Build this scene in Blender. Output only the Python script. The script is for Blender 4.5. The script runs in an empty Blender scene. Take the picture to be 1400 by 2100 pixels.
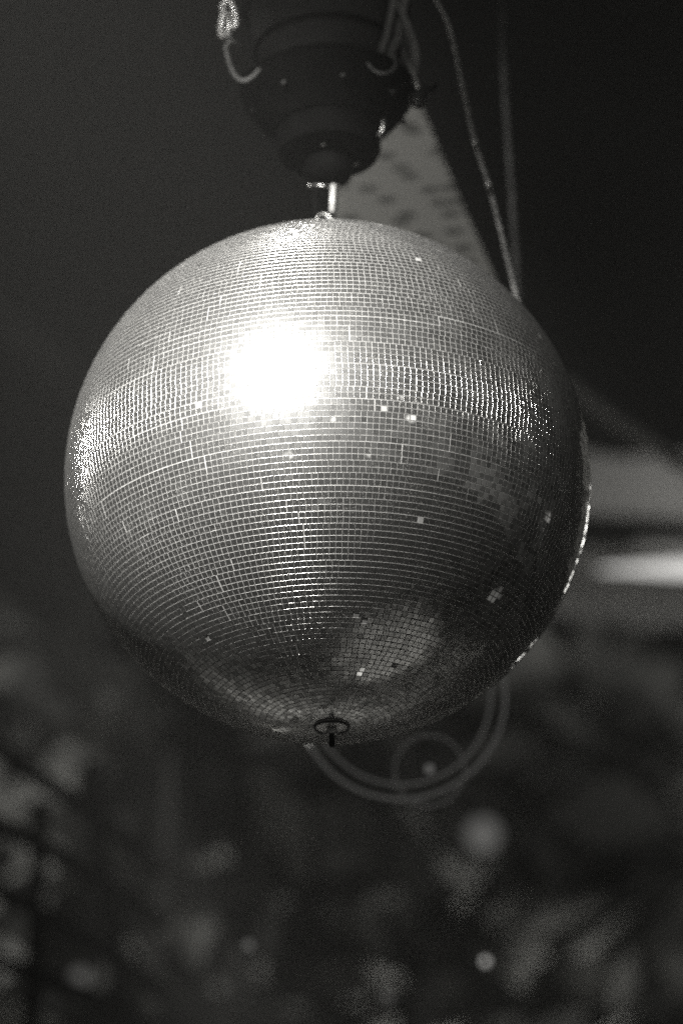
import bpy, bmesh, math, random
import numpy as np
from mathutils import Vector, Matrix

random.seed(7)
rng = np.random.default_rng(7)
S = bpy.context.scene
COL = S.collection
R = math.radians
PI = math.pi

# ------------------------------------------------------------------ camera
BALL = Vector((0, 0, 4.6))          # centre of the mirror ball
BR = 0.5                            # its radius
DIST = 7.0
ELEV = R(24.6)
ROLL = R(1.0)
LENS = 129.0
FPX = LENS / 36.0 * 2100.0
F = Vector((0, math.cos(ELEV), math.sin(ELEV)))
U0 = Vector((0, -math.sin(ELEV), math.cos(ELEV)))
R0 = Vector((1, 0, 0))
RX = R0 * math.cos(ROLL) - U0 * math.sin(ROLL)
UP = R0 * math.sin(ROLL) + U0 * math.cos(ROLL)
CAM = BALL - (RX * (-28 / FPX * DIST) + UP * (62 / FPX * DIST) + F * DIST)
cam_d = bpy.data.cameras.new('camera')
cam = bpy.data.objects.new('camera', cam_d)
COL.objects.link(cam)
M = Matrix((RX, UP, -F)).transposed().to_4x4()
M.translation = CAM
cam.matrix_world = M
cam_d.sensor_fit = 'VERTICAL'
cam_d.sensor_height = 36.0
cam_d.sensor_width = 24.0
cam_d.lens = LENS
cam_d.clip_end = 300
cam_d.dof.use_dof = True
cam_d.dof.focus_distance = 6.55
cam_d.dof.aperture_fstop = 1.3
S.camera = cam


def at(px, py, depth):
    """World point seen at a place of the photograph, at its own distance."""
    return CAM + (RX * ((px - 700) / FPX) + UP * ((1050 - py) / FPX) + F) * depth


def vdir(x, y, z):
    """Direction given as right / up / towards the camera."""
    return (RX * x + UP * y - F * z).normalized()


# ------------------------------------------------------------------ world + lamps
W = bpy.data.worlds.new('World')
S.world = W
W.use_nodes = True
nt = W.node_tree
bg = nt.nodes['Background']
tc = nt.nodes.new('ShaderNodeTexCoord')
nz = nt.nodes.new('ShaderNodeTexNoise')
nz.inputs['Scale'].default_value = 4.5
nz.inputs['Detail'].default_value = 3
cr = nt.nodes.new('ShaderNodeValToRGB')
cr.color_ramp.elements[0].position = 0.47
cr.color_ramp.elements[0].color = (0.020, 0.020, 0.0188, 1)
cr.color_ramp.elements[1].position = 0.56
cr.color_ramp.elements[1].color = (0.080, 0.079, 0.075, 1)
nt.links.new(tc.outputs['Generated'], nz.inputs['Vector'])
nt.links.new(nz.outputs['Fac'], cr.inputs['Fac'])
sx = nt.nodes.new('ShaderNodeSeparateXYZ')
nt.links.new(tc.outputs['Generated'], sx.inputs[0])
mr = nt.nodes.new('ShaderNodeMapRange')       # world glow shaped brighter on the camera side for the tiles to reflect
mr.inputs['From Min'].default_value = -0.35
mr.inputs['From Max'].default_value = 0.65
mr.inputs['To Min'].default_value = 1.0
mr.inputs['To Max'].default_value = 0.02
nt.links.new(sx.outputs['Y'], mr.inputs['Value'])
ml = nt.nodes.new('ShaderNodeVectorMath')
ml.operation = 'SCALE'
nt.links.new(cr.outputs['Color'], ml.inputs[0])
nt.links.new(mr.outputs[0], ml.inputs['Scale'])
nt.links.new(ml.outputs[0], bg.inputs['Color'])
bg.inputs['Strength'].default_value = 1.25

LAMP_COL = (1.0, 0.985, 0.945)


def lamp(name, kind, loc, target, power, size=0.1, cone=None, blend=0.4):
    d = bpy.data.lights.new(name, kind)
    d.energy = power
    d.color = LAMP_COL
    if kind in ('SPOT', 'POINT'):
        d.shadow_soft_size = size
    if kind == 'AREA':
        d.size = size
    if cone:
        d.spot_size = R(cone)
        d.spot_blend = blend
    o = bpy.data.objects.new(name, d)
    COL.objects.link(o)
    o.location = loc
    if target is not None:
        o.rotation_euler = (Vector(target) - Vector(loc)).to_track_quat('-Z', 'Y').to_euler()
    return o


LDIR = vdir(-0.30, 0.70, 0.66)
KEY = BALL + LDIR * 8.0
lamp('key_spot', 'SPOT', KEY, BALL + RX * -0.24 + UP * 0.10, 15500, 0.10, 11.9, 1.0)
# lamps behind the ball, low on the right, that glint in the limb
lamp('rear_lamp', 'SPOT', BALL + vdir(.26, -.225, -.93) * 12.0, BALL, 16, 0.30, 7, .5)
lamp('side_lamp', 'SPOT', BALL + vdir(.35, -.128, -.93) * 6.0, BALL, 6, 0.18, 12, .5)
lamp('stage_lamp', 'SPOT', at(1750, 1150, 12.6), BALL, 20, 0.24, 12, .5)
lamp('canopy_fill', 'SPOT', at(3000, 1000, 9.5), at(2500, 1150, 13.7), 130, 0.2, 70, 0.6)  # unseen fill added to brighten the awning reflected in the ball's rim
lamp('awning_fill', 'SPOT', at(2300, 1500, 10.5), at(1400, 1060, 13.4), 30, 0.2, 50, 0.8)  # unseen fill added to brighten the awning
# small lamps of the venue; each shows in the ball as one or two lit tiles
for px_, py_, d_, r_, p_ in ((683, 870, 9, .19, 3.2), (833, 872, 9, .19, 3.0), (785, 845, 9, .19, 3.2), (821, 826, 9, .16, 1.6),
                             (755, 930, 9, .19, 2.6), (595, 937, 9, .19, 3.0), (666, 1045, 8, .62, 2.6), (738, 1352, 3.4, .08, .3),
                             (1105, 1060, 7, .2, .8), (1000, 1210, 6, .3, .5)):
    nx_, ny_ = (px_ - 672) / 541, (988 - py_) / 541
    nz_ = math.sqrt(max(0, 1 - nx_ * nx_ - ny_ * ny_))
    lamp('venue_lamp', 'SPOT', BALL + vdir(2 * nz_ * nx_, 2 * nz_ * ny_, 2 * nz_ * nz_ - 1) * d_, BALL, p_, r_, 16 if d_ > 4 else 30, .5)
lamp('chain_fill', 'SPOT', at(-500, -1500, 4.5), at(466, 42, 7.27), 320, 0.06, 1.7, 0.8)  # unseen narrow fill added to make the chain links bright
# pool of light on the ground below the ball
lamp('ground_lamp', 'SPOT', (1.9, 1.9, 3.3), (1.75, 1.3, 0.0), 600, 0.2, 66, 1.0)
lamp('floor_fill', 'SPOT', (-1.0, 7.0, 3.3), (-1.0, 7.0, 0.0), 500, 0.2, 160, 0.9)  # unseen fill added to lighten the ground the ball's underside reflects
# unseen fill added to rake across the trees from the left
TL = at(-3400, 1500, 12.0)
lamp('tree_fill', 'SPOT', TL, at(700, 1750, 16.0), 620, 0.25, 42, 0.6)

lamp('yard_fill', 'SPOT', at(1500, 3600, 13.5), at(1050, 1750, 16.0), 210, 0.25, 60, 0.8)  # unseen fill added below the view to lift the foliage

S.view_settings.view_transform = 'Standard'
S.view_settings.look = 'None'
S.view_settings.exposure = 0.0
S.view_settings.gamma = 1.0
S.view_settings.use_curve_mapping = False
S.render.engine = 'CYCLES'
cy = S.cycles
cy.use_denoising = False
cy.use_adaptive_sampling = False
cy.caustics_reflective = False
cy.caustics_refractive = False
cy.max_bounces = 5
cy.glossy_bounces = 4
cy.diffuse_bounces = 2
cy.volume_bounces = 0
cy.sample_clamp_indirect = 2.0
cy.sample_clamp_direct = 0.0


# ------------------------------------------------------------------ materials
def mat(name, col=0.3, rough=0.5, metal=0.0, spec=0.5, emit=0.0, noise=0.0, nscale=20.0, bump=0.0, warm=0.97):
    m = bpy.data.materials.new(name)
    m.use_nodes = True
    t = m.node_tree
    b = t.nodes['Principled BSDF']
    c = (col, col * 0.992, col * warm, 1)
    b.inputs['Base Color'].default_value = c
    b.inputs['Roughness'].default_value = rough
    b.inputs['Metallic'].default_value = metal
    b.inputs['Specular IOR Level'].default_value = spec
    if emit:
        b.inputs['Emission Color'].default_value = (1, .985, .95, 1)
        b.inputs['Emission Strength'].default_value = emit
    if noise or bump:
        tcn = t.nodes.new('ShaderNodeTexCoord')
        n = t.nodes.new('ShaderNodeTexNoise')
        n.inputs['Scale'].default_value = nscale
        n.inputs['Detail'].default_value = 5
        t.links.new(tcn.outputs['Object'], n.inputs['Vector'])
        if noise:
            r = t.nodes.new('ShaderNodeValToRGB')
            lo, hi = col * (1 - noise), min(1, col * (1 + noise))
            r.color_ramp.elements[0].position = .3
            r.color_ramp.elements[1].position = .7
            r.color_ramp.elements[0].color = (lo, lo * .992, lo * warm, 1)
            r.color_ramp.elements[1].color = (hi, hi * .992, hi * warm, 1)
            t.links.new(n.outputs['Fac'], r.inputs['Fac'])
            t.links.new(r.outputs['Color'], b.inputs['Base Color'])
        if bump:
            bp = t.nodes.new('ShaderNodeBump')
            bp.inputs['Strength'].default_value = bump
            bp.inputs['Distance'].default_value = 0.01
            t.links.new(n.outputs['Fac'], bp.inputs['Height'])
            t.links.new(bp.outputs['Normal'], b.inputs['Normal'])
    return m


def tile_material():
    m = bpy.data.materials.new('mirror_glass')
    m.use_nodes = True
    t = m.node_tree
    N, L = t.nodes, t.links
    N.remove(N['Principled BSDF'])
    out = N['Material Output']
    tcn = N.new('ShaderNodeTexCoord')
    rnd = N.new('ShaderNodeAttribute')
    rnd.attribute_name = 'tile_rand'
    # sharp mirror, slightly different silvering from tile to tile
    g1 = N.new('ShaderNodeBsdfGlossy')
    g1.inputs['Roughness'].default_value = 0.03
    cr1 = N.new('ShaderNodeValToRGB')
    cr1.color_ramp.elements[0].color = (.34, .34, .33, 1)
    cr1.color_ramp.elements[1].color = (.95, .95, .93, 1)
    L.new(rnd.outputs['Fac'], cr1.inputs['Fac'])
    L.new(cr1.outputs['Color'], g1.inputs['Color'])
    # hazy film of dust: wide lobe
    g2 = N.new('ShaderNodeBsdfGlossy')
    g2.inputs['Roughness'].default_value = 0.40
    g2.inputs['Color'].default_value = (.8, .8, .79, 1)
    mx = N.new('ShaderNodeMixShader')
    # how much film each tile carries
    wn = N.new('ShaderNodeMath')
    wn.operation = 'MULTIPLY'
    wn.inputs[1].default_value = 37.7
    fr = N.new('ShaderNodeMath')
    fr.operation = 'FRACT'
    fm = N.new('ShaderNodeMapRange')
    fm.inputs['To Min'].default_value = 0.055
    fm.inputs['To Max'].default_value = 0.115
    L.new(rnd.outputs['Fac'], wn.inputs[0])
    L.new(wn.outputs[0], fr.inputs[0])
    L.new(fr.outputs[0], fm.inputs['Value'])
    L.new(fm.outputs[0], mx.inputs[0])
    L.new(g1.outputs[0], mx.inputs[1])
    L.new(g2.outputs[0], mx.inputs[2])
    g3 = N.new('ShaderNodeBsdfGlossy')
    g3.inputs['Roughness'].default_value = 0.62
    g3.inputs['Color'].default_value = (.8, .8, .79, 1)
    mx2 = N.new('ShaderNodeMixShader')
    mx2.inputs[0].default_value = 0.05
    L.new(mx.outputs[0], mx2.inputs[1])
    L.new(g3.outputs[0], mx2.inputs[2])
    # specks of dust
    df = N.new('ShaderNodeBsdfDiffuse')
    df.inputs['Color'].default_value = (.75, .74, .71, 1)
    n1 = N.new('ShaderNodeTexNoise')
    n1.inputs['Scale'].default_value = 420
    n1.inputs['Detail'].default_value = 3
    n2 = N.new('ShaderNodeTexNoise')
    n2.inputs['Scale'].default_value = 9
    n2.inputs['Detail'].default_value = 4
    L.new(tcn.outputs['Object'], n1.inputs['Vector'])
    L.new(tcn.outputs['Object'], n2.inputs['Vector'])
    r1 = N.new('ShaderNodeMapRange')
    r1.inputs['From Min'].default_value = .60
    r1.inputs['From Max'].default_value = .74
    L.new(n1.outputs['Fac'], r1.inputs['Value'])
    r2 = N.new('ShaderNodeMapRange')
    r2.inputs['From Min'].default_value = .40
    r2.inputs['From Max'].default_value = .70
    r2.inputs['To Min'].default_value = .1
    r2.inputs['To Max'].default_value = .7
    L.new(n2.outputs['Fac'], r2.inputs['Value'])
    mu = N.new('ShaderNodeMath')
    mu.operation = 'MULTIPLY'
    L.new(r1.outputs[0], mu.inputs[0])
    L.new(r2.outputs[0], mu.inputs[1])
    ad = N.new('ShaderNodeMath')
    ad.operation = 'ADD'
    ad.inputs[1].default_value = 0.012
    L.new(mu.outputs[0], ad.inputs[0])
    mx3 = N.new('ShaderNodeMixShader')
    L.new(ad.outputs[0], mx3.inputs[0])
    L.new(mx2.outputs[0], mx3.inputs[1])
    L.new(df.outputs[0], mx3.inputs[2])
    L.new(mx3.outputs[0], out.inputs['Surface'])
    return m


M_TILE = tile_material()
M_EDGE = mat('ground_glass_side', .97, .17, 0.96, 1.0)
M_EDGE2 = mat('ground_glass_edge', .90, .32, 0.70, 1.0)
M_GROUT = mat('pale_glue', .42, .45, 0, .5, noise=.25, nscale=60)
M_STEEL = mat('worn_steel', .35, .3, 1, noise=.4, nscale=40, bump=.2)
M_BRIGHT = mat('galvanised_steel', .8, .35, .6, noise=.15, nscale=60)
M_LINK = mat('polished_links', .95, .3, .3, 1.0)
M_BLACK = mat('black_painted_metal', .004, .75, 0, .03, noise=.3, nscale=25, bump=.15)
M_DRUM = mat('dark_grey_paint', .075, .5, 0, .4, noise=.35, nscale=9, bump=.2)
M_ROPE = mat('grey_rope', .62, .8, noise=.35, nscale=70, bump=.5)
M_ROPE2 = mat('dim_rope', .17, .8, noise=.35, nscale=30, bump=.5)
M_CABLE = mat('grey_cable', .16, .5, noise=.3, nscale=40)
M_CLOTH = mat('pale_canvas', .65, .85, noise=.12, nscale=5)
M_DARKCLOTH = mat('grey_canvas', .12, .9, noise=.2, nscale=4)
M_BARK = mat('bark', .05, .9, noise=.4, nscale=12, bump=.6)
M_PALEBARK = mat('pale_bark', .42, .8, noise=.4, nscale=6, bump=.5)
M_GROUND = mat('asphalt', .22, .9, noise=.5, nscale=1.3)


def leaf_material(name, lo, hi):
    m = bpy.data.materials.new(name)
    m.use_nodes = True
    t = m.node_tree
    b = t.nodes['Principled BSDF']
    a = t.nodes.new('ShaderNodeAttribute')
    a.attribute_name = 'leaf_rand'
    r = t.nodes.new('ShaderNodeValToRGB')
    r.color_ramp.elements[0].color = (lo, lo, lo * .96, 1)
    r.color_ramp.elements[1].color = (hi, hi, hi * .96, 1)
    t.links.new(a.outputs['Fac'], r.inputs['Fac'])
    t.links.new(r.outputs['Color'], b.inputs['Base Color'])
    b.inputs['Roughness'].default_value = .85
    b.inputs['Specular IOR Level'].default_value = .15
    return m


M_LEAF = leaf_material('leaves', .06, .50)


# ------------------------------------------------------------------ helpers
def empty(name, loc, label, cat, group=None):
    o = bpy.data.objects.new(name, None)
    o.empty_display_size = .1
    COL.objects.link(o)
    o.location = loc
    tag(o, label, cat, group)
    return o


def tag(o, label=None, cat=None, group=None, kind=None):
    if label: o['label'] = label
    if cat: o['category'] = cat
    if group: o['group'] = group
    if kind: o['kind'] = kind
    return o


def link(name, bm, material, parent=None, smooth=True, loc=None):
    """Link a bmesh given in world coordinates; keep its origin at the parent."""
    me = bpy.data.meshes.new(name)
    if parent is not None:
        org = parent.matrix_basis.translation.copy()
        p = parent.parent
        while p is not None:
            org += p.matrix_basis.translation
            p = p.parent
    else:
        org = Vector(loc) if loc is not None else Vector((0, 0, 0))
    bmesh.ops.translate(bm, vec=-org, verts=bm.verts)
    bm.normal_update()
    bm.to_mesh(me)
    bm.free()
    if smooth:
        for p in me.polygons:
            p.use_smooth = True
    me.materials.append(material)
    o = bpy.data.objects.new(name, me)
    COL.objects.link(o)
    if parent is not None:
        o.parent = parent
    else:
        o.location = org
    return o


def tube(bm, pts, r, seg=10, closed=False):
    pts = [Vector(p) for p in pts]
    n = len(pts)
    rr = r if isinstance(r, (list, tuple)) else [r] * n
    rings = []
    ref = None
    for i, p in enumerate(pts):
        if closed:
            d = pts[(i + 1) % n] - pts[i - 1]
        else:
            d = pts[min(i + 1, n - 1)] - pts[max(i - 1, 0)]
        d.normalize()
        if ref is None:
            ref = Vector((0, 0, 1)) if abs(d.z) < .9 else Vector((1, 0, 0))
        a = (ref - d * ref.dot(d)).normalized()
        ref = a
        b = d.cross(a)
        rings.append([bm.verts.new(p + (a * math.cos(t) + b * math.sin(t)) * rr[i])
                      for t in [2 * PI * k / seg for k in range(seg)]])
    m = n if closed else n - 1
    for i in range(m):
        A, B = rings[i], rings[(i + 1) % n]
        for k in range(seg):
            bm.faces.new((A[k], A[(k + 1) % seg], B[(k + 1) % seg], B[k]))
    if not closed:
        bm.faces.new(rings[0][::-1])
        bm.faces.new(rings[-1])


def curve(ctrl, n=10):
    """Catmull-Rom through control points."""
    P = [Vector(c) for c in ctrl]
    P = [P[0] * 2 - P[1]] + P + [P[-1] * 2 - P[-2]]
    out = []
    for i in range(1, len(P) - 2):
        for k in range(n):
            t = k / n
            a, b, c, d = P[i - 1], P[i], P[i + 1], P[i + 2]
            out.append(.5 * ((2 * b) + (c - a) * t + (2 * a - 5 * b + 4 * c - d) * t * t + (3 * b - a - 3 * c + d) * t ** 3))
    out.append(P[-2])
    return out


def lathe(bm, c, prof, seg=48):
    """Profile of (radius, z) round a vertical axis through c."""
    rings = []
    for r, z in prof:
        if r < 1e-6:
            rings.append([bm.verts.new((c[0], c[1], c[2] + z))])
        else:
            rings.append([bm.verts.new((c[0] + r * math.cos(t), c[1] + r * math.sin(t), c[2] + z))
                          for t in [2 * PI * k / seg for k in range(seg)]])
    for A, B in zip(rings, rings[1:]):
        for k in range(seg):
            k2 = (k + 1) % seg
            if len(A) == 1 and len(B) > 1:
                bm.faces.new((A[0], B[k2], B[k]))
            elif len(B) == 1 and len(A) > 1:
                bm.faces.new((A[k], A[k2], B[0]))
            elif len(A) > 1:
                bm.faces.new((A[k], A[k2], B[k2], B[k]))


def sphere(bm, c, r, u=16, v=10):
    bmesh.ops.create_uvsphere(bm, u_segments=u, v_segments=v, radius=r, matrix=Matrix.Translation(Vector(c)))


def edge_split(o, ang=35):
    md = o.modifiers.new('edges', 'EDGE_SPLIT')
    md.split_angle = R(ang)


# ------------------------------------------------------------------ the setting
bm = bmesh.new()
bmesh.ops.create_grid(bm, x_segments=2, y_segments=2, size=15.5)
bmesh.ops.translate(bm, vec=(0, 4, 0), verts=bm.verts)
g = link('ground', bm, M_GROUND, smooth=False)
tag(g, kind='structure')

# ------------------------------------------------------------------ mirror ball
ball = empty('mirror_ball', BALL, 'large mirror ball covered in small square mirror tiles hanging from a dark motor', 'mirror ball')
bm = bmesh.new()
bmesh.ops.create_uvsphere(bm, u_segments=128, v_segments=64, radius=BR - 0.0005, matrix=Matrix.Translation(BALL))
link('ball_core', bm, M_GROUT, ball)


def build_mosaic():
    pitch = 0.01122
    rows = 140
    dlat = PI / rows
    V, Fc, NR, RND, MI = [], [], [], [], []
    r = 0
    cap = 3
    lat_i = -rows // 2 + cap
    end = rows // 2 - cap
    gap_l = 0.00032
    bev = 0.00058
    while lat_i < end:
        k = random.choice([2, 2, 2, 2, 3, 4])
        k = min(k, end - lat_i)
        lat_mid = (lat_i + k / 2) * dlat
        circ = 2 * PI * BR * math.cos(lat_mid)
        n = max(8, int(round(circ / pitch)))
        ph = random.random() * 2 * PI
        # sheets along the strip, each with its own small tilt, a wider seam between them
        azs = []
        sheet = []
        a = 0
        sid = 0
        left = random.randint(24, 60)
        seam = 0.0011 / (BR * math.cos(lat_mid))
        nseam = 0
        for i in range(n):
            azs.append((a, sid))
            a += 1
            left -= 1
            if left <= 0 and i < n - 8:
                left = random.randint(24, 60)
                sid += 1
                nseam += 1
        step = (2 * PI - nseam * seam) / n
        tilts = {s: (random.gauss(0, .0018), random.gauss(0, .0018), random.gauss(0, .0012), random.gauss(0, .0005)) for s in range(nseam + 1)}
        for j in range(k):
            lat = (lat_i + j + .5) * dlat
            hb = BR * dlat / 2 - gap_l
            if j == 0 or j == k - 1:
                hb -= 0.00010
            for (ai, s) in azs:
                lat = (lat_i + j + .5) * dlat + tilts[s][3]
                az = ph + (ai + .5) * step + s * seam + tilts[s][2] * j * .2
                cl, sl, ca, sa = math.cos(lat), math.sin(lat), math.cos(az), math.sin(az)
                nrm = np.array((cl * ca, cl * sa, sl))
                e = np.array((-sa, ca, 0.0))
                mm = np.array((-sl * ca, -sl * sa, cl))
                ha = BR * cl * step / 2 - gap_l + random.uniform(-.00008, .00006)
                if ha < .001:
                    continue
                t1 = tilts[s][0] + random.gauss(0, .0055)
                t2 = tilts[s][1] + random.gauss(0, .0055)
                q = random.random()
                if q < .022:
                    t1 += random.gauss(0, .045)
                    t2 += random.gauss(0, .045)
                if q > .9985:
                    continue          # a tile that has fallen off
                nn = nrm + e * t1 + mm * t2
                nn /= np.linalg.norm(nn)
                e2 = e - nn * e.dot(nn)
                e2 /= np.linalg.norm(e2)
                m2 = np.cross(nn, e2)
                c = nrm * (BR + 0.0002 + random.uniform(0, .0002))
                hi_, hj_ = ha - bev, hb - bev
                b0 = len(V)
                for (x, y) in ((-1, -1), (1, -1), (1, 1), (-1, 1)):
                    V.append(c + e2 * x * hi_ + m2 * y * hj_)
                for (x, y) in ((-1, -1), (1, -1), (1, 1), (-1, 1)):
                    V.append(c + e2 * x * ha + m2 * y * hb - nn * .0006)
                Fc.append((b0, b0 + 1, b0 + 2, b0 + 3))
                NR.extend([nn] * 4)
                rv = random.random()
                RND.append(rv)
                MI.append(0)
                for a_, b_, dd in ((0, 1, -m2), (1, 2, e2), (2, 3, m2), (3, 0, -e2)):
                    Fc.append((b0 + a_, b0 + 4 + a_, b0 + 4 + b_, b0 + b_))
                    no = nn * .35 + dd * .94
                    NR.extend([nn, no, no, nn])
                    RND.append(rv)
                    MI.append(1 if a_ in (1, 3) else 2)
        lat_i += k
    me = bpy.data.meshes.new('mirror_mosaic')
    V = np.array(V, dtype=np.float32)
    Fa = np.array(Fc, dtype=np.int32)
    me.vertices.add(len(V))
    me.vertices.foreach_set('co', V.ravel())
    me.loops.add(Fa.size)
    me.loops.foreach_set('vertex_index', Fa.ravel())
    me.polygons.add(len(Fa))
    me.polygons.foreach_set('loop_start', np.arange(0, Fa.size, 4, dtype=np.int32))
    me.update(calc_edges=True)
    me.materials.append(M_TILE)
    me.materials.append(M_EDGE)
    me.materials.append(M_EDGE2)
    me.polygons.foreach_set('material_index', np.array(MI, dtype=np.int32))
    me.polygons.foreach_set('use_smooth', np.ones(len(Fa), dtype=bool))
    NRa = np.array(NR)
    NRa /= np.linalg.norm(NRa, axis=1)[:, None]
    me.normals_split_custom_set(NRa.tolist())
    at_ = me.attributes.new('tile_rand', 'FLOAT', 'FACE')
    at_.data.foreach_set('value', np.array(RND, dtype=np.float32))
    o = bpy.data.objects.new('mirror_mosaic', me)
    COL.objects.link(o)
    o.parent = ball
    o.rotation_euler = (0, 0, 0)
    return o


build_mosaic()

# bottom plate, ring and bolt
B0 = BALL - Vector((0, 0, BR))
bm = bmesh.new()
lathe(bm, B0, [(0, -.004), (.022, -.004), (.033, -.0015), (.036, .002), (.036, .008), (0, .008)], 40)
pl = link('end_plate', bm, M_BRIGHT, ball)
bm = bmesh.new()
lathe(bm, B0, [(.030, -.002), (.031, -.0045), (.033, -.0045), (.034, -.001), (.030, -.001)], 40)
link('washer_ring', bm, M_DRUM, pl)
bm = bmesh.new()
lathe(bm, B0, [(0, -.040), (.0045, -.040), (.0055, -.038), (.0055, 0), (0, 0)], 16)
bo = link('bolt', bm, M_BLACK, ball)
bm = bmesh.new()
lathe(bm, B0 + Vector((0, 0, -.016)), [(0, 0), (.0095, 0), (.0105, .002), (.0105, .009), (.0095, .011), (0, .011)], 6)
link('nut', bm, M_BRIGHT, bo, smooth=False)
# top plate and eye
T0 = BALL + Vector((0, 0, BR))
bm = bmesh.new()
lathe(bm, T0, [(0, -.012), (.05, -.012), (.05, .0), (.03, .006), (0, .007)], 40)
link('end_plate', bm, M_STEEL, ball)
bm = bmesh.new()
tube(bm, [T0 + Vector((0, 0, .005)), T0 + Vector((0, 0, .055))], .006, 12)
tube(bm, [T0 + Vector((.014 * math.cos(t), 0, .069 + .014 * math.sin(t))) for t in np.linspace(0, 2 * PI, 24, endpoint=False)], .004, 8, True)
link('eye_bolt', bm, M_STEEL, ball)

# ------------------------------------------------------------------ shackle between ball and motor
sh = empty('shackle', BALL + Vector((0, 0, .57)), 'bright steel shackle joining the mirror ball to the small hub of the motor', 'shackle')
bm = bmesh.new()
zc = BALL.z
pts = [(-.016, 0, .655), (-.016, 0, .58)] + [(.016 * math.cos(t), 0, .575 + .018 * math.sin(t)) for t in np.linspace(PI, 2 * PI, 9)] + [(.016, 0, .58), (.016, 0, .655)]
tube(bm, [Vector((p[0], p[1], zc + p[2])) for p in pts], .0042, 10)
link('bow', bm, M_BLACK, sh)
bm = bmesh.new()
tube(bm, [Vector((.020, -.004, zc + .648)), Vector((.0165, -.004, zc + .585))], .0052, 10)
link('leg_glint', bm, M_LINK, sh)  # extra pale piece imitating the glint on the right leg; bow stays dark
bm = bmesh.new()
tube(bm, [Vector((-.026, 0, zc + .648)), Vector((.028, 0, zc + .648))], .0045, 10)
sphere(bm, (.029, 0, zc + .648), .006)
sphere(bm, (-.027, 0, zc + .648), .005)
link('pin', bm, M_STEEL, sh)

# ------------------------------------------------------------------ motor
mo = empty('ball_motor', BALL + Vector((0, 0, .64)), 'black stepped round motor housing that turns the mirror ball below it', 'motor')
MC = BALL + Vector((.012, 0, 0))
bm = bmesh.new()
lathe(bm, MC, [(0, .770), (.112, .770), (.118, .778), (.150, .815), (.168, .842), (.172, .860), (.170, .872), (.160, .880), (0, .880)], 64)
hs = link('housing', bm, M_BLACK, mo)
edge_split(hs)
bm = bmesh.new()
lathe(bm, MC, [(0, .712), (.086, .712), (.099, .718), (.104, .730), (.104, .769), (0, .769)], 56)
gb = link('gear_case', bm, M_BLACK, mo)
edge_split(gb)
bm = bmesh.new()
lathe(bm, MC, [(0, .652), (.026, .652), (.042, .664), (.047, .680), (.047, .711), (0, .711)], 40)
link('hub', bm, M_BLACK, mo)
bm = bmesh.new()
tube(bm, curve([MC + Vector((.098, -.03, .74)), MC + Vector((.108, -.035, .752)), MC + Vector((.108, -.035, .785))], 6), .006, 8)
link('cable_gland', bm, M_STEEL, mo)
bm = bmesh.new()
tube(bm, [MC + Vector((.1725 * math.cos(t), .1725 * math.sin(t), .866)) for t in np.linspace(0, 2 * PI, 72, endpoint=False)], .003, 8, True)
link('rim_bead', bm, M_BLACK, mo)
for k in range(8):
    a = 2 * PI * k / 8 + .2
    bm = bmesh.new()
    tube(bm, [MC + Vector((.150 * math.cos(a), .150 * math.sin(a), .812)), MC + Vector((.158 * math.cos(a), .158 * math.sin(a), .806))], .0045, 10)
    link('screw', bm, M_DRUM, hs)
for k in range(3):
    a = 2 * PI * k / 3 + .35
    bm = bmesh.new()
    lathe(bm, MC + Vector((.058 * math.cos(a), .058 * math.sin(a), .704)), [(0, 0), (.006, 0), (.007, .003), (.007, .0075), (0, .0075)], 12)
    link('screw', bm, M_STEEL, mo)

# drum the motor hangs from
dr = empty('mounting_drum', BALL + Vector((0, 0, .884)), 'dark grey drum rising above the black motor housing with worn metal straps', 'mounting drum')
bm = bmesh.new()
lathe(bm, MC, [(0, .884), (.108, .884), (.118, .892), (.142, .96), (.163, 1.06), (.172, 1.35), (0, 1.35)], 56)
b_ = link('drum_body', bm, M_DRUM, dr)
edge_split(b_)


def on_drum(a, z, r):
    return MC + Vector((r * math.cos(a), r * math.sin(a), z))


for a, w in ((-.62, .012), (-.38, .016)):
    bm = bmesh.new()
    tube(bm, [on_drum(a, .886, .118), on_drum(a, .90, .129), on_drum(a, .96, .152), on_drum(a, 1.06, .173), on_drum(a, 1.3, .182)], w * .6, 8)
    link('strap', bm, M_ROPE, dr)
for zz, r_ in ((.955, .144), (1.05, .164)):
    bm = bmesh.new()
    tube(bm, [on_drum(t, zz, r_) for t in np.linspace(0, 2 * PI, 64, endpoint=False)], .005, 8, True)
    link('band', bm, M_BLACK, dr)

# bracket lug on the right of the housing
lg = empty('clamp', MC + Vector((.175, -.02, .80)), 'small dark clamp on the right edge of the motor housing where the cable ends', 'clamp')
bm = bmesh.new()
bmesh.ops.create_cube(bm, size=1, matrix=Matrix.Translation(MC + Vector((.182, -.02, .838))) @ Matrix.Rotation(.5, 4, 'Y') @ Matrix.Diagonal((.034, .03, .045, 1)))
bmesh.ops.bevel(bm, geom=bm.edges[:], offset=.004, segments=2, affect='EDGES')
link('jaw', bm, M_DRUM, lg)
bm = bmesh.new()
tube(bm, [MC + Vector((.150, -.04, .93)), MC + Vector((.172, -.04, .872)), MC + Vector((.182, -.035, .845))], .0055, 8)
link('clamp_bolt', bm, M_BRIGHT, lg)
bm = bmesh.new()
tube(bm, [MC + Vector((.185, -.02, .83)), MC + Vector((.218, -.02, .862))], .004, 8)
link('wing', bm, M_BLACK, lg)


# cable loops on the right
def pathtube(name, px, r, material, label, cat, group=None):
    P = curve([at(*p) for p in px], 10)
    bm = bmesh.new()
    tube(bm, P, r, 10)
    o = link(name, bm, material, loc=P[0])
    tag(o, label, cat, group)
    return o


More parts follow.
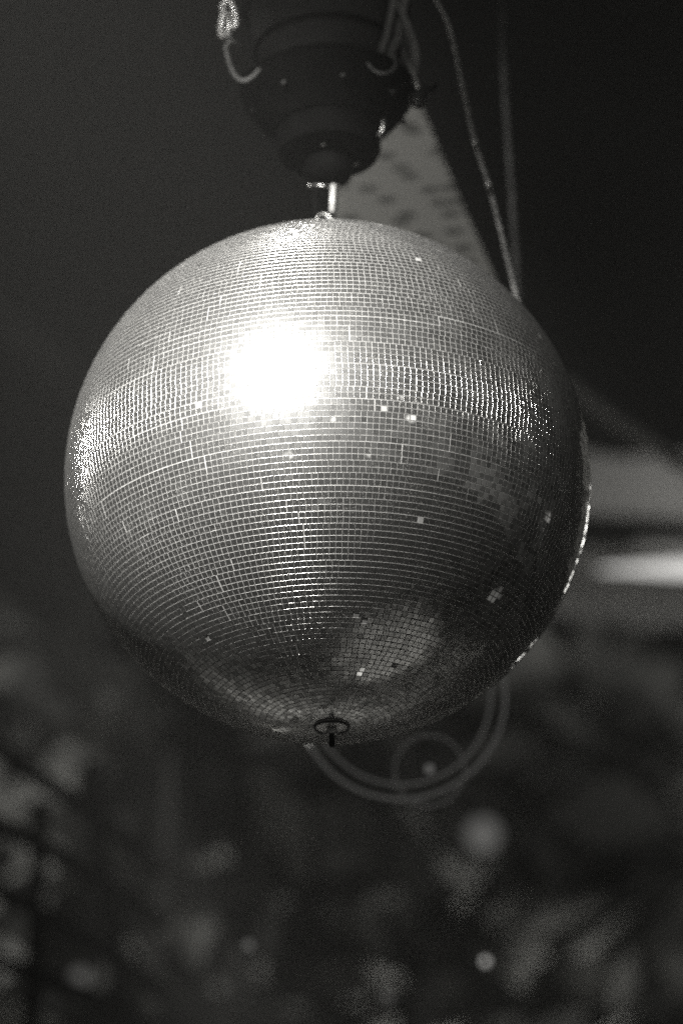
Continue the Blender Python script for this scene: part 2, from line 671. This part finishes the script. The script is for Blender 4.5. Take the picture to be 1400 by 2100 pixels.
pathtube('cable', [(760, -60, 7.36), (800, -10, 7.36), (836, 60, 7.35), (851, 120, 7.34), (838, 172, 7.33)], .0085, M_ROPE,
         'thick grey cable looping down to the clamp on the right of the motor', 'cable')
pathtube('cable', [(752, 128, 7.22), (768, 146, 7.2), (792, 150, 7.2), (810, 136, 7.22), (806, 110, 7.25)], .003, M_CABLE,
         'thin wire hooked in a small loop over the rim of the motor housing', 'cable')

# safety chain on the left
ch = empty('safety_chain', at(467, 15, 7.28), 'short steel chain with bright links and a hook left of the motor', 'chain')


def chain_link(c, up, side, L, Wd, r, m, par):
    up = up.normalized()
    side = (side - up * side.dot(up)).normalized()
    pts = []
    for t in np.linspace(0, 2 * PI, 24, endpoint=False):
        x, y = math.cos(t), math.sin(t)
        s = 1 if y > 0 else -1
        pts.append(c + side * (Wd * x) + up * (Wd * y + s * (L - Wd) * min(1, abs(y) * 2.5)))
    bm = bmesh.new()
    tube(bm, pts, r, 8, True)
    return link('link', bm, m, par)


chain_link(at(474, -26, 7.28), UP, RX * .3 + F, .020, .008, .0048, M_LINK, ch)
chain_link(at(470, 30, 7.28), UP + RX * -.22, RX, .026, .011, .0064, M_LINK, ch)
chain_link(at(461, 52, 7.27), UP + RX * .1, RX * .5 + F * .5, .022, .010, .0064, M_LINK, ch)
chain_link(at(472, 84, 7.27), UP + RX * .1, RX * .35 + F, .014, .007, .0040, M_CABLE, ch)
P = curve([at(488, 95, 7.28), at(478, 86, 7.26), at(464, 94, 7.25), at(466, 112, 7.25), at(474, 140, 7.25), at(486, 160, 7.25), at(502, 166, 7.25), at(520, 156, 7.25), at(532, 142, 7.26)], 8)
bm = bmesh.new()
tube(bm, P, .0048, 8)
link('hook', bm, M_CABLE, ch)

# ------------------------------------------------------------------ cords to the right
c1 = pathtube('cord', [(870, -60, 7.25), (893, 0, 7.25), (915, 42, 7.25), (930, 95, 7.26), (948, 180, 7.28), (973, 292, 7.3), (1001, 379, 7.32), (1030, 490, 7.35), (1056, 600, 7.4), (1075, 680, 7.4)], .0052, M_ROPE,
              'pale knotted cord slanting down behind the ball, nearer the motor', 'cord')
for px, py, d in ((973, 292, 7.29), (1001, 379, 7.31), (1055, 612, 7.38)):
    bm = bmesh.new()
    sphere(bm, at(px, py, d), .0075 if py < 600 else .004)
    k_ = link('knot', bm, M_BRIGHT, c1)
pathtube('cord', [(1030, -60, 8.1), (1031, 50, 8.1), (1036, 180, 8.1), (1043, 280, 8.1), (1052, 420, 8.1), (1060, 540, 8.1), (1070, 700, 8.1)], .0085, M_ROPE2,
         'dim blurred cord hanging almost straight down, right of the knotted one', 'cord')


# ------------------------------------------------------------------ cloths and awnings behind
def sheet(name, poly, depth, material, label, cat, thick=.006, marks=None):
    """A hanging cloth: an outline at its own distance with thickness."""
    P = [at(x, y, d if d else depth) for x, y, d in [(q + (depth,))[:3] for q in poly]]
    org = P[0]
    bm = bmesh.new()
    vs = [bm.verts.new(p) for p in P]
    f = bm.faces.new(vs)
    if f.normal.dot(F) > 0:
        pass
    bmesh.ops.triangulate(bm, faces=[f])
    for _ in range(3):
        bmesh.ops.subdivide_edges(bm, edges=bm.edges[:], cuts=1, use_grid_fill=True)
    res = bmesh.ops.solidify(bm, geom=bm.faces[:], thickness=thick)
    o = link(name, bm, material, loc=org, smooth=False)
    tag(o, label, cat)
    return o


# pale triangular cloth with dark dashes punched in it
def canvas_material():
    m = mat('pale_dashed_canvas', .5, .85)
    t = m.node_tree
    b = t.nodes['Principled BSDF']
    tcn = t.nodes.new('ShaderNodeTexCoord')
    mp = t.nodes.new('ShaderNodeMapping')
    mp.inputs['Rotation'].default_value = (0, .25, 0)
    mp.inputs['Scale'].default_value = (11, .1, 34)
    vo = t.nodes.new('ShaderNodeTexVoronoi')
    vo.inputs['Scale'].default_value = 1.0
    vo.inputs['Randomness'].default_value = .8
    r = t.nodes.new('ShaderNodeValToRGB')
    r.color_ramp.elements[0].position = .17
    r.color_ramp.elements[0].color = (.17, .17, .16, 1)
    r.color_ramp.elements[1].position = .32
    r.color_ramp.elements[1].color = (.48, .475, .45, 1)
    sp = t.nodes.new('ShaderNodeSeparateXYZ')
    cb = t.nodes.new('ShaderNodeCombineXYZ')
    vo.voronoi_dimensions = '2D'
    t.links.new(tcn.outputs['Object'], mp.inputs['Vector'])
    t.links.new(mp.outputs['Vector'], sp.inputs[0])
    t.links.new(sp.outputs['X'], cb.inputs['X'])
    t.links.new(sp.outputs['Z'], cb.inputs['Y'])
    t.links.new(cb.outputs[0], vo.inputs['Vector'])
    t.links.new(vo.outputs['Distance'], r.inputs['Fac'])
    t.links.new(r.outputs['Color'], b.inputs['Base Color'])
    return m


M_DASH = canvas_material()
sail = sheet('sail', [(850, 200), (868, 230), (930, 380), (1010, 560), (1060, 690), (700, 690), (684, 470), (690, 380), (760, 300)], 8.3, M_DASH,
             'pale triangular cloth with small dark dashes behind the motor and ball', 'sail')
lamp('sail_fill', 'SPOT', at(-900, -300, 6.9), at(880, 440, 8.3), 60, .12, 24, .7)  # unseen fill added to light the cloth and the haze beside it

# glowing rings added to imitate flare arcs low behind the ball
def ringpts(cx, cy, rpx, d, n=72, tilt=0.0):
    return [at(cx + rpx * math.cos(t), cy - rpx * math.sin(t), d) for t in np.linspace(0, 2 * PI, n, endpoint=False)]


M_RIM = mat('glowing_flare_arc', .5, .5, 0, emit=.045)
rl = empty('flare_rings', at(820, 1425, 7.8), 'large faintly glowing rings imitating flare arcs behind the bottom of the ball', 'flare rings')
for rp, r_ in ((214, .0036), (184, .0028)):
    bm = bmesh.new()
    tube(bm, ringpts(822, 1425, rp, 8.1), r_, 10, True)
    link('rim', bm, M_RIM, rl)
bm = bmesh.new()
tube(bm, ringpts(880, 1580, 72, 8.0, 48), .0032, 8, True)
link('inner_ring', bm, mat('dim_flare_ring', .5, .5, 0, emit=.022), rl)
bm = bmesh.new()
sphere(bm, at(880, 1577, 8.2), .009)
M_GLOW = mat('small_bulb', .5, .5, emit=.12)
link('bulb', bm, M_GLOW, rl)

# ------------------------------------------------------------------ trees behind
def tree(base, top, crown, n, size, label, seed, trunk_r=.11, limbs=(), lm=None):
    rg = np.random.default_rng(seed)
    t = empty('tree', base, label, 'tree', 'trees behind the mirror ball')
    bm = bmesh.new()
    P = curve([base, base.lerp(top, .35) + Vector((.12, 0, 0)), base.lerp(top, .7) + Vector((-.1, .05, 0)), top], 6)
    tube(bm, P, [trunk_r * (1 - .7 * i / (len(P) - 1)) for i in range(len(P))], 12)
    tr = link('trunk', bm, M_PALEBARK if trunk_r < .08 else M_BARK, t)
    for L in limbs:
        bm = bmesh.new()
        Q = curve(L[0], 6)
        tube(bm, Q, [L[1] * (1 - .6 * i / (len(Q) - 1)) for i in range(len(Q))], 8)
        link('limb', bm, M_BARK, t)
    V, Fc, RN = [], [], []
    for (c, rad, cnt) in crown:
        for _ in range(cnt):
            d = rg.normal(size=3)
            d /= np.linalg.norm(d)
            p = np.array(c) + d * np.array(rad) * (rg.random() ** .45)
            nn = rg.normal(size=3) * .9 + np.array((0, -.7, .5))
            nn /= np.linalg.norm(nn)
            a = np.cross(nn, rg.normal(size=3))
            a /= np.linalg.norm(a)
            b = np.cross(nn, a)
            s = size * (.5 + rg.random())
            w = s * (.35 + .25 * rg.random())
            b0 = len(V)
            V += [p - a * s, p - b * w + nn * w * .3, p + a * s, p + b * w + nn * w * .3]
            Fc.append((b0, b0 + 1, b0 + 2, b0 + 3))
            RN.append(rg.random() ** 2)
    me = bpy.data.meshes.new('crown')
    org = np.array(base)
    me.from_pydata([tuple(v - org) for v in V], [], Fc)
    at_ = me.attributes.new('leaf_rand', 'FLOAT', 'FACE')
    at_.data.foreach_set('value', np.array(RN, dtype=np.float32))
    me.materials.append(lm or M_LEAF)
    o = bpy.data.objects.new('crown', me)
    COL.objects.link(o)
    o.parent = t
    return t


def clumps(x0, x1, y0, y1, d0, d1, k, cnt, rad, seed):
    rg = random.Random(seed)
    out = []
    for _ in range(k):
        d = rg.uniform(d0, d1)
        c = at(rg.uniform(x0, x1), rg.uniform(y0, y1), d)
        s = rad * rg.uniform(.5, 1.3)
        out.append((tuple(c), (s, s * 1.2, s * rg.uniform(.5, .9)), cnt))
    return out


def ground_under(px, py, d):
    p = at(px, py, d)
    return Vector((p.x, p.y, 0))


b1 = ground_under(120, 1900, 14.5)
tree(b1, at(120, 2000, 14.5), clumps(-60, 420, 1330, 2300, 13.5, 16, 44, 12, .34, 3), 0, .26,
     'dark leafy tree filling the lower left behind crossing bare twigs', 11)
b2 = ground_under(352, 2000, 12.4)
tree(b2, at(352, 1540, 12.4), clumps(330, 800, 1600, 2300, 14, 17, 34, 12, .34, 5), 0, .26,
     'slender pale trunked tree standing right of the lower left foliage', 12, trunk_r=.06)
b3 = ground_under(760, 2000, 17)
tree(b3, at(760, 2050, 17), clumps(620, 1150, 1560, 2300, 15, 18, 40, 12, .36, 6), 0, .27,
     'blurred leafy tree directly below the mirror ball', 13)
b4 = ground_under(1330, 2000, 16)
tree(b4, at(1330, 2060, 16), clumps(1060, 1480, 1420, 2300, 14.5, 17.5, 44, 12, .36, 21), 0, .27,
     'blurred leafy tree filling the lower right corner', 14)

# bare twigs crossing the lower left
TW = [([(-60, 1500), (90, 1600), (230, 1700), (330, 1790)], 'topmost dark twig sloping down across the lower left foliage'),
      ([(-60, 1660), (90, 1740), (240, 1830), (340, 1900)], 'second dark twig from the top sloping across the lower left'),
      ([(-60, 1800), (80, 1870), (220, 1950), (340, 2040)], 'third dark twig from the top sloping across the lower left'),
      ([(-60, 1950), (80, 2000), (230, 2060), (320, 2110)], 'lowest dark twig sloping across the bottom left corner'),
      ([(84, 1640), (76, 1800), (70, 1980), (64, 2150)], 'upright dark twig close to the lower left edge'),
      ([(190, 1560), (200, 1720), (232, 1900), (250, 2150)], 'dark steep twig between the upright one and the pale trunk')]
for i, (pp, lb) in enumerate(TW):
    pathtube('twig', [(x, y, 10.8 + .1 * i) for x, y in pp], .026, M_BLACK, lb, 'twig', 'bare twigs at the lower left')

# ------------------------------------------------------------------ lights and awning on the right
M_TUBE = mat('lit_tube', .8, .4, emit=.85)
tb = empty('tube_light', at(1290, 1168, 13), 'bright horizontal tube light blurred at the right edge', 'tube light')
bm = bmesh.new()
tube(bm, [at(1225, 1168, 13.35), at(1440, 1166, 13.35), at(2500, 1160, 13.35)], [.004, .036, .04], 12)
link('tube', bm, M_TUBE, tb)
bm = bmesh.new()
A, Bp = at(1300, 1120, 13.42), at(2530, 1114, 13.42)
tube(bm, [A, Bp], .03, 8)
link('fitting', bm, M_CLOTH, tb)
aw = sheet('awning', [(1150, 915), (1260, 938), (1500, 925), (1800, 700), (3300, 500), (3300, 1080), (1600, 1080), (1150, 1050)], 13.9, M_CLOTH,
           'upper pale awning above the tube light at the right edge', 'awning')
aw2 = sheet('banner', [(1100, 1125), (1700, 1120), (3300, 1100), (3300, 1900, 15.0), (1900, 1700, 15.0), (1560, 1262, 14.6), (1330, 1290, 14.6), (1100, 1250, 14.6)], 13.6, M_CLOTH,
            'pale cloth banner glowing behind and below the tube light', 'banner')
pathtube('cord', [(1150, 780, 11), (1215, 832, 11), (1300, 892, 11), (1420, 965, 11)], .022, M_ROPE,
         'faint cord slanting down to the right above the awning', 'cord')
pathtube('beam', [(-80, 590, 12), (60, 700, 12), (170, 800, 12)], .06, M_ROPE2,
         'faint pole slanting down behind the left edge of the ball', 'pole')

# ------------------------------------------------------------------ small lamps and one leaf highlight among the trees
spots = [(990, 1712, 12.8, .062, .085, 'large pale round lamp glow below the ball, right of centre'),
         (995, 1972, 9.6, .010, .42, 'small bright bulb near the bottom, right of centre'),
         (510, 1938, 9.4, .010, .12, 'small dim bulb near the bottom, left of centre'),
         (165, 2005, 12.8, .03, .09, 'soft glow standing in for a leaf highlight in the bottom left foliage'),  # glowing ball imitating a highlight on leaves
         (795, 2045, 9.8, .012, .05, 'faint bulb at the bottom edge under the ball')]
for px, py, d, r_, e_, lb in spots:
    bm = bmesh.new()
    sphere(bm, at(px, py, d), r_)
    o = link('bulb_lamp', bm, mat('glowing_bulb', .6, .4, emit=e_), loc=at(px, py, d))
    tag(o, lb, 'bulb', 'small bulbs among the trees')

# ------------------------------------------------------------------ haze
bm = bmesh.new()
x0, x1, y0, y1, z0, z1 = -16, 16, -16, 21, -1.0, 18
bmesh.ops.create_cube(bm, size=1, matrix=Matrix.Translation(((x0 + x1) / 2, (y0 + y1) / 2, (z0 + z1) / 2)) @ Matrix.Diagonal((x1 - x0, y1 - y0, z1 - z0, 1)))
hm = bpy.data.materials.new('haze')
hm.use_nodes = True
t = hm.node_tree
t.nodes.remove(t.nodes['Principled BSDF'])
pv = t.nodes.new('ShaderNodeVolumePrincipled')
pv.inputs['Color'].default_value = (.95, .94, .91, 1)
pv.inputs['Density'].default_value = 0.0112
t.links.new(pv.outputs[0], t.nodes['Material Output'].inputs['Volume'])
hz = link('haze', bm, hm, smooth=False)
tag(hz, kind='stuff')
g.scale = (1, 1, 1)
